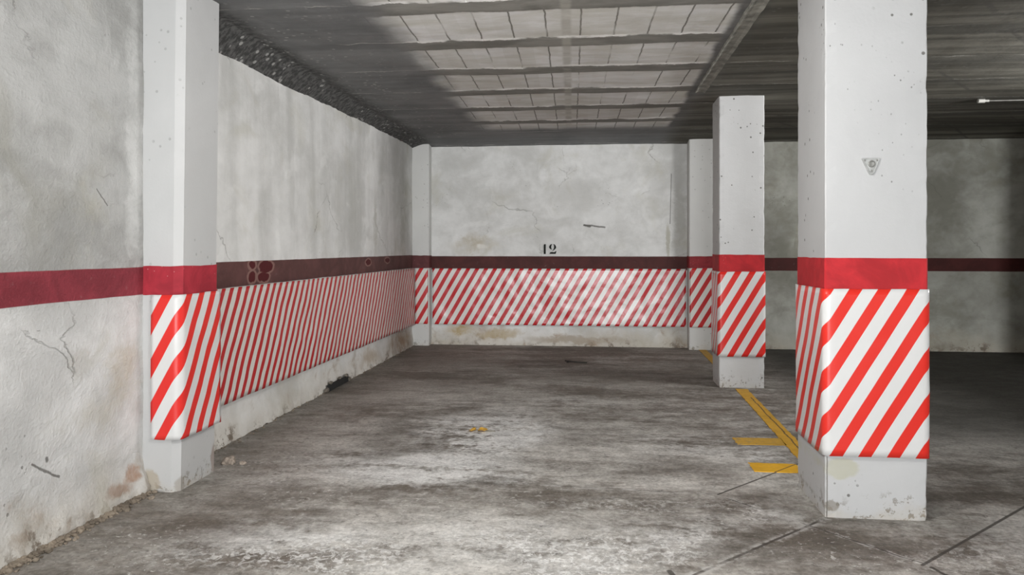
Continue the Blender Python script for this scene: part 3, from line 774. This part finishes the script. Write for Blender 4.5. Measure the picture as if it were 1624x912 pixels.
# ------------------------------------------------------------------ yellow paint on the floor
def yellow(name, col, wear, cracks=()):
    t = NT(name)
    n = t.noise(6, 6, 0.7, 0.5); n2 = t.noise(28, 5, 0.7)
    c = t.mix(t.ramp(n, 0.35, 0.65), tuple(k*0.78 for k in col), col)
    wm = t.ramp(t.add(t.mul(n, 0.5), t.mul(n2, 0.5)), 0.50, 0.62)
    c = t.mix(t.mul(wm, wear), c, (0.22, 0.185, 0.12))
    X, Y, Z = t.xyz(); j = t.mul(t.sub(t.noise(7, 4), 0.5), 0.03)
    for (a0, b0, a1, b1, wd) in cracks:
        c = t.mix(t.mul(t.seg(t.add(X, j), t.add(Y, j), a0, b0, a1, b1, wd*0.6, wd*0.8), 0.85), c, (0.06, 0.045, 0.03))
    return t.out(c, 0.7, t.bump(n2, 0.2, 0.008))
M['yellow'] = yellow('yellow_bright', (0.85, 0.46, 0.014), 0.2, [(0.59, 3.78, 1.126, 4.375, 0.004)])
M['yellow_worn'] = yellow('yellow_worn', (0.62, 0.36, 0.04), 0.65)
M['yellow_line'] = yellow('yellow_line', (0.70, 0.39, 0.030), 0.15, [(1.232, 6.25, 1.205, 4.6, 0.005)])
def floor_mark(name, A, B, wd, mat, label, seed, nu=60, ragged=0.006):
    A = Vector(A); B = Vector(B); d = (B-A).normalized(); nn = Vector((-d.y, d.x))
    def f(u, v):
        p = A+(B-A)*u
        s = (v-0.5)*wd
        p = p+nn*s
        if v in (0.0, 1.0): p = p+nn*(ragged*fbm((u*(B-A).length*11+seed, v*3, seed), 4))
        if u in (0.0, 1.0): p = p+d*(ragged*2*fbm((v*4, seed, u), 4))
        return (p.x, p.y, 0.0022)
    bm, vs = grid(nu, 6, f)
    if bm.faces and (bm.faces.ensure_lookup_table() or True):
        bm.normal_update()
        if bm.faces[0].normal.z < 0: bmesh.ops.reverse_faces(bm, faces=bm.faces)
    r = bmesh.ops.extrude_face_region(bm, geom=list(bm.faces))
    for v in r['geom']:
        if isinstance(v, bmesh.types.BMVert): v.co.z = 0.0035
    for v in bm.verts:
        if v.co.z < 0.003: v.co.z = -0.0005
    bmesh.ops.recalc_face_normals(bm, faces=bm.faces)
    return tag(link(name, bm, mat), label, 'floor marking', 'yellow floor paint')
floor_mark('floor_line', (1.185, 4.28), (1.226, 6.62), 0.098, M['yellow_line'], 'worn yellow line on the floor running between the two white pillars', 2.0, 120)
floor_mark('floor_line', (1.235, 7.10), (1.245, 9.26), 0.085, M['yellow_worn'], 'faded yellow floor line from the farther pillar to the back wall', 5.0, 100)
floor_mark('floor_tick', (0.858, 4.835), (1.150, 4.842), 0.165, M['yellow_worn'], 'faded yellow floor tick joined to the worn yellow line', 8.0, 40)
floor_mark('floor_tick', (0.845, 4.268), (1.10, 4.265), 0.165, M['yellow'], 'bright yellow floor tick beside the foot of the near pillar', 11.0, 40)

# ------------------------------------------------------------------ small things
# thin pipe under the dark ceiling on the right
M['pipe'] = plain('pale_pipe', (0.34, 0.335, 0.31), 0.5)
pp = empty('conduit_pipe', (3.36, 7.06, CEIL-0.02), 'thin pale conduit pipe under the dark ceiling at the right', 'pipe')
def tube(bm, A, B, r, n=12):
    A = Vector(A); B = Vector(B); d = (B-A).normalized(); s = d.orthogonal().normalized(); t = d.cross(s)
    ra = [bm.verts.new(A+(s*math.cos(2*math.pi*i/n)+t*math.sin(2*math.pi*i/n))*r) for i in range(n)]
    rb = [bm.verts.new(B+(s*math.cos(2*math.pi*i/n)+t*math.sin(2*math.pi*i/n))*r) for i in range(n)]
    for i in range(n): bm.faces.new((ra[i], ra[(i+1) % n], rb[(i+1) % n], rb[i]))
    bm.faces.new(ra[::-1]); bm.faces.new(rb)
bm = bmesh.new(); tube(bm, (0.03, 0, 0), (3.6, 0, 0), 0.0065); link('pipe', bm, M['pipe'], pp, True)
bm = bmesh.new(); tube(bm, (-0.03, 0, 0.0), (0.025, 0, 0.0), 0.018, 16); tube(bm, (0.025, 0, 0), (0.06, 0, 0), 0.011, 16); link('end_cap', bm, M['pipe'], pp)
for x in (0.55, 1.6, 2.7):
    bm = bmesh.new(); box(bm, x-0.012, -0.015, -0.012, x+0.012, 0.015, 0.022, 0.003); link('clip', bm, M['pipe'], pp)

# dark slot at the foot of the left wall
M['black'] = plain('dark_hollow', (0.012, 0.012, 0.011), 0.9)
M['rim'] = plain('broken_rim', (0.16, 0.14, 0.115), 0.9, var=0.35, scale=30)
ds = empty('drain_slot', (XL+0.028, 6.36, 0), 'dark open drain slot at the foot of the left wall', 'drain')
bm = bmesh.new()
box(bm, 0.0, -0.26, 0.0, 0.016, 0.26, 0.058, 0.004)
link('opening', bm, M['black'], ds)
for (y, z, r) in ((-0.27, 0.02, 0.030), (-0.18, 0.066, 0.020), (0.05, 0.068, 0.018), (0.22, 0.060, 0.022), (0.28, 0.02, 0.030)):
    bm = bmesh.new()
    rr = bmesh.ops.create_icosphere(bm, subdivisions=2, radius=1)
    for v in rr['verts']:
        k = 1+0.35*fbm((v.co.x*2+y*9, v.co.y*2, v.co.z*2), 3)
        v.co = Vector((0.008+v.co.x*0.014*k, y+v.co.y*r*1.7*k, max(0, z+v.co.z*r*0.7*k)))
    link('broken_rim', bm, M['rim'], ds)

# lump of mortar at the foot of the left pilaster
def rock(bm, c, r, seed, flat=0.6, sub=2):
    rr = bmesh.ops.create_icosphere(bm, subdivisions=sub, radius=1)
    for v in rr['verts']:
        k = 1+0.38*fbm((v.co.x*1.3+seed, v.co.y*1.3, v.co.z*1.3), 3)
        v.co = Vector((c[0]+v.co.x*r[0]*k, c[1]+v.co.y*r[1]*k, max(0.0, c[2]+v.co.z*r[2]*k)))
M['mortar'] = plain('mortar', (0.27, 0.225, 0.185), 0.9, var=0.35, scale=30)
bm = bmesh.new(); rock(bm, (-2.035, 4.02, 0.015), (0.036, 0.038, 0.026), 3.3, sub=3)
tag(link('mortar_lump', bm, M['mortar']), 'pale lump of mortar on the floor beside the left pilaster foot', 'rubble')
bm = bmesh.new(); rock(bm, (-1.955, 4.02, 0.006), (0.020, 0.018, 0.010), 6.3, sub=2)
tag(link('mortar_chip', bm, M['mortar']), 'small mortar chip right of the larger pale lump', 'rubble')

# crumbled plaster along the foot of the near left wall
M['crumbs'] = plain('plaster_crumbs', (0.21, 0.175, 0.135), 0.95, var=0.5, scale=9)
random.seed(4)
bm = bmesh.new()
for i in range(900):
    y = random.uniform(2.35, 3.50); x = -2.205+abs(random.gauss(0, 0.026))
    r = random.choice((0.005, 0.007, 0.010, 0.013))*random.uniform(0.7, 1.2)
    rock(bm, (x, y, r*0.35), (r, r*1.2, r*0.7), i*1.7, sub=1)
for i in range(300):
    y = random.uniform(3.95, 9.1); x = XL+0.02+abs(random.gauss(0, 0.02))
    if 6.05 < y < 6.68: continue
    r = random.choice((0.004, 0.005, 0.007))*random.uniform(0.7, 1.2)
    rock(bm, (x, y, r*0.35), (r, r*1.3, r*0.7), i*1.3, sub=1)
tag(link('plaster_crumbs', bm, M['crumbs']), 'crumbled plaster and grit along the foot of the left wall', 'rubble', kind='stuff')

# scrap of dry orange leaf
M['leaf'] = plain('dry_leaf', (0.55, 0.32, 0.045), 0.6, var=0.35, scale=40)
M['stalk'] = plain('leaf_stalk', (0.20, 0.18, 0.13), 0.7)
lf = empty('dry_leaf', (-0.757, 4.912, 0.0), 'small curled orange leaf lying on the pale worn patch of floor', 'leaf')
def blade(L, W, curl, cx, cy, rot):
    def f(u, v):
        s = math.sin(math.pi*min(0.98, max(0.02, u)))**0.7
        x = (u-0.5)*L; y = (v-0.5)*W*s
        z = 0.003+curl*(v-0.5)**2*4*s+0.006*abs(math.sin(u*5))
        return (cx+x*math.cos(rot)-y*math.sin(rot), cy+x*math.sin(rot)+y*math.cos(rot), z)
    bm, _ = grid(12, 6, f)
    g = bmesh.ops.extrude_face_region(bm, geom=list(bm.faces))
    for v in g['geom']:
        if isinstance(v, bmesh.types.BMVert): v.co.z += 0.0015
    bmesh.ops.recalc_face_normals(bm, faces=bm.faces)
    return bm
link('leaf_blade', blade(0.065, 0.075, 0.010, 0.016, 0.0, 0.2), M['leaf'], lf)
link('leaf_blade', blade(0.045, 0.08, 0.006, -0.052, 0.0, -0.3), M['leaf'], lf)
bm = bmesh.new(); tube(bm, (0.035, 0.0, 0.005), (0.098, 0.004, 0.003), 0.0026, 8); link('stalk', bm, M['stalk'], lf)

# twig on the dark floor near the back
M['twig'] = plain('twig_bark', (0.030, 0.026, 0.022), 0.8)
bm = bmesh.new()
pts = [(-0.33, 8.06, 0.006), (-0.27, 7.99, 0.010), (-0.20, 7.97, 0.006), (-0.10, 7.95, 0.006)]
for a, b in zip(pts, pts[1:]): tube(bm, a, b, 0.007, 8)
tube(bm, pts[1], (-0.31, 7.94, 0.006), 0.005, 8)
tag(link('twig', bm, M['twig']), 'thin dark twig on the brown floor near the back wall', 'twig')
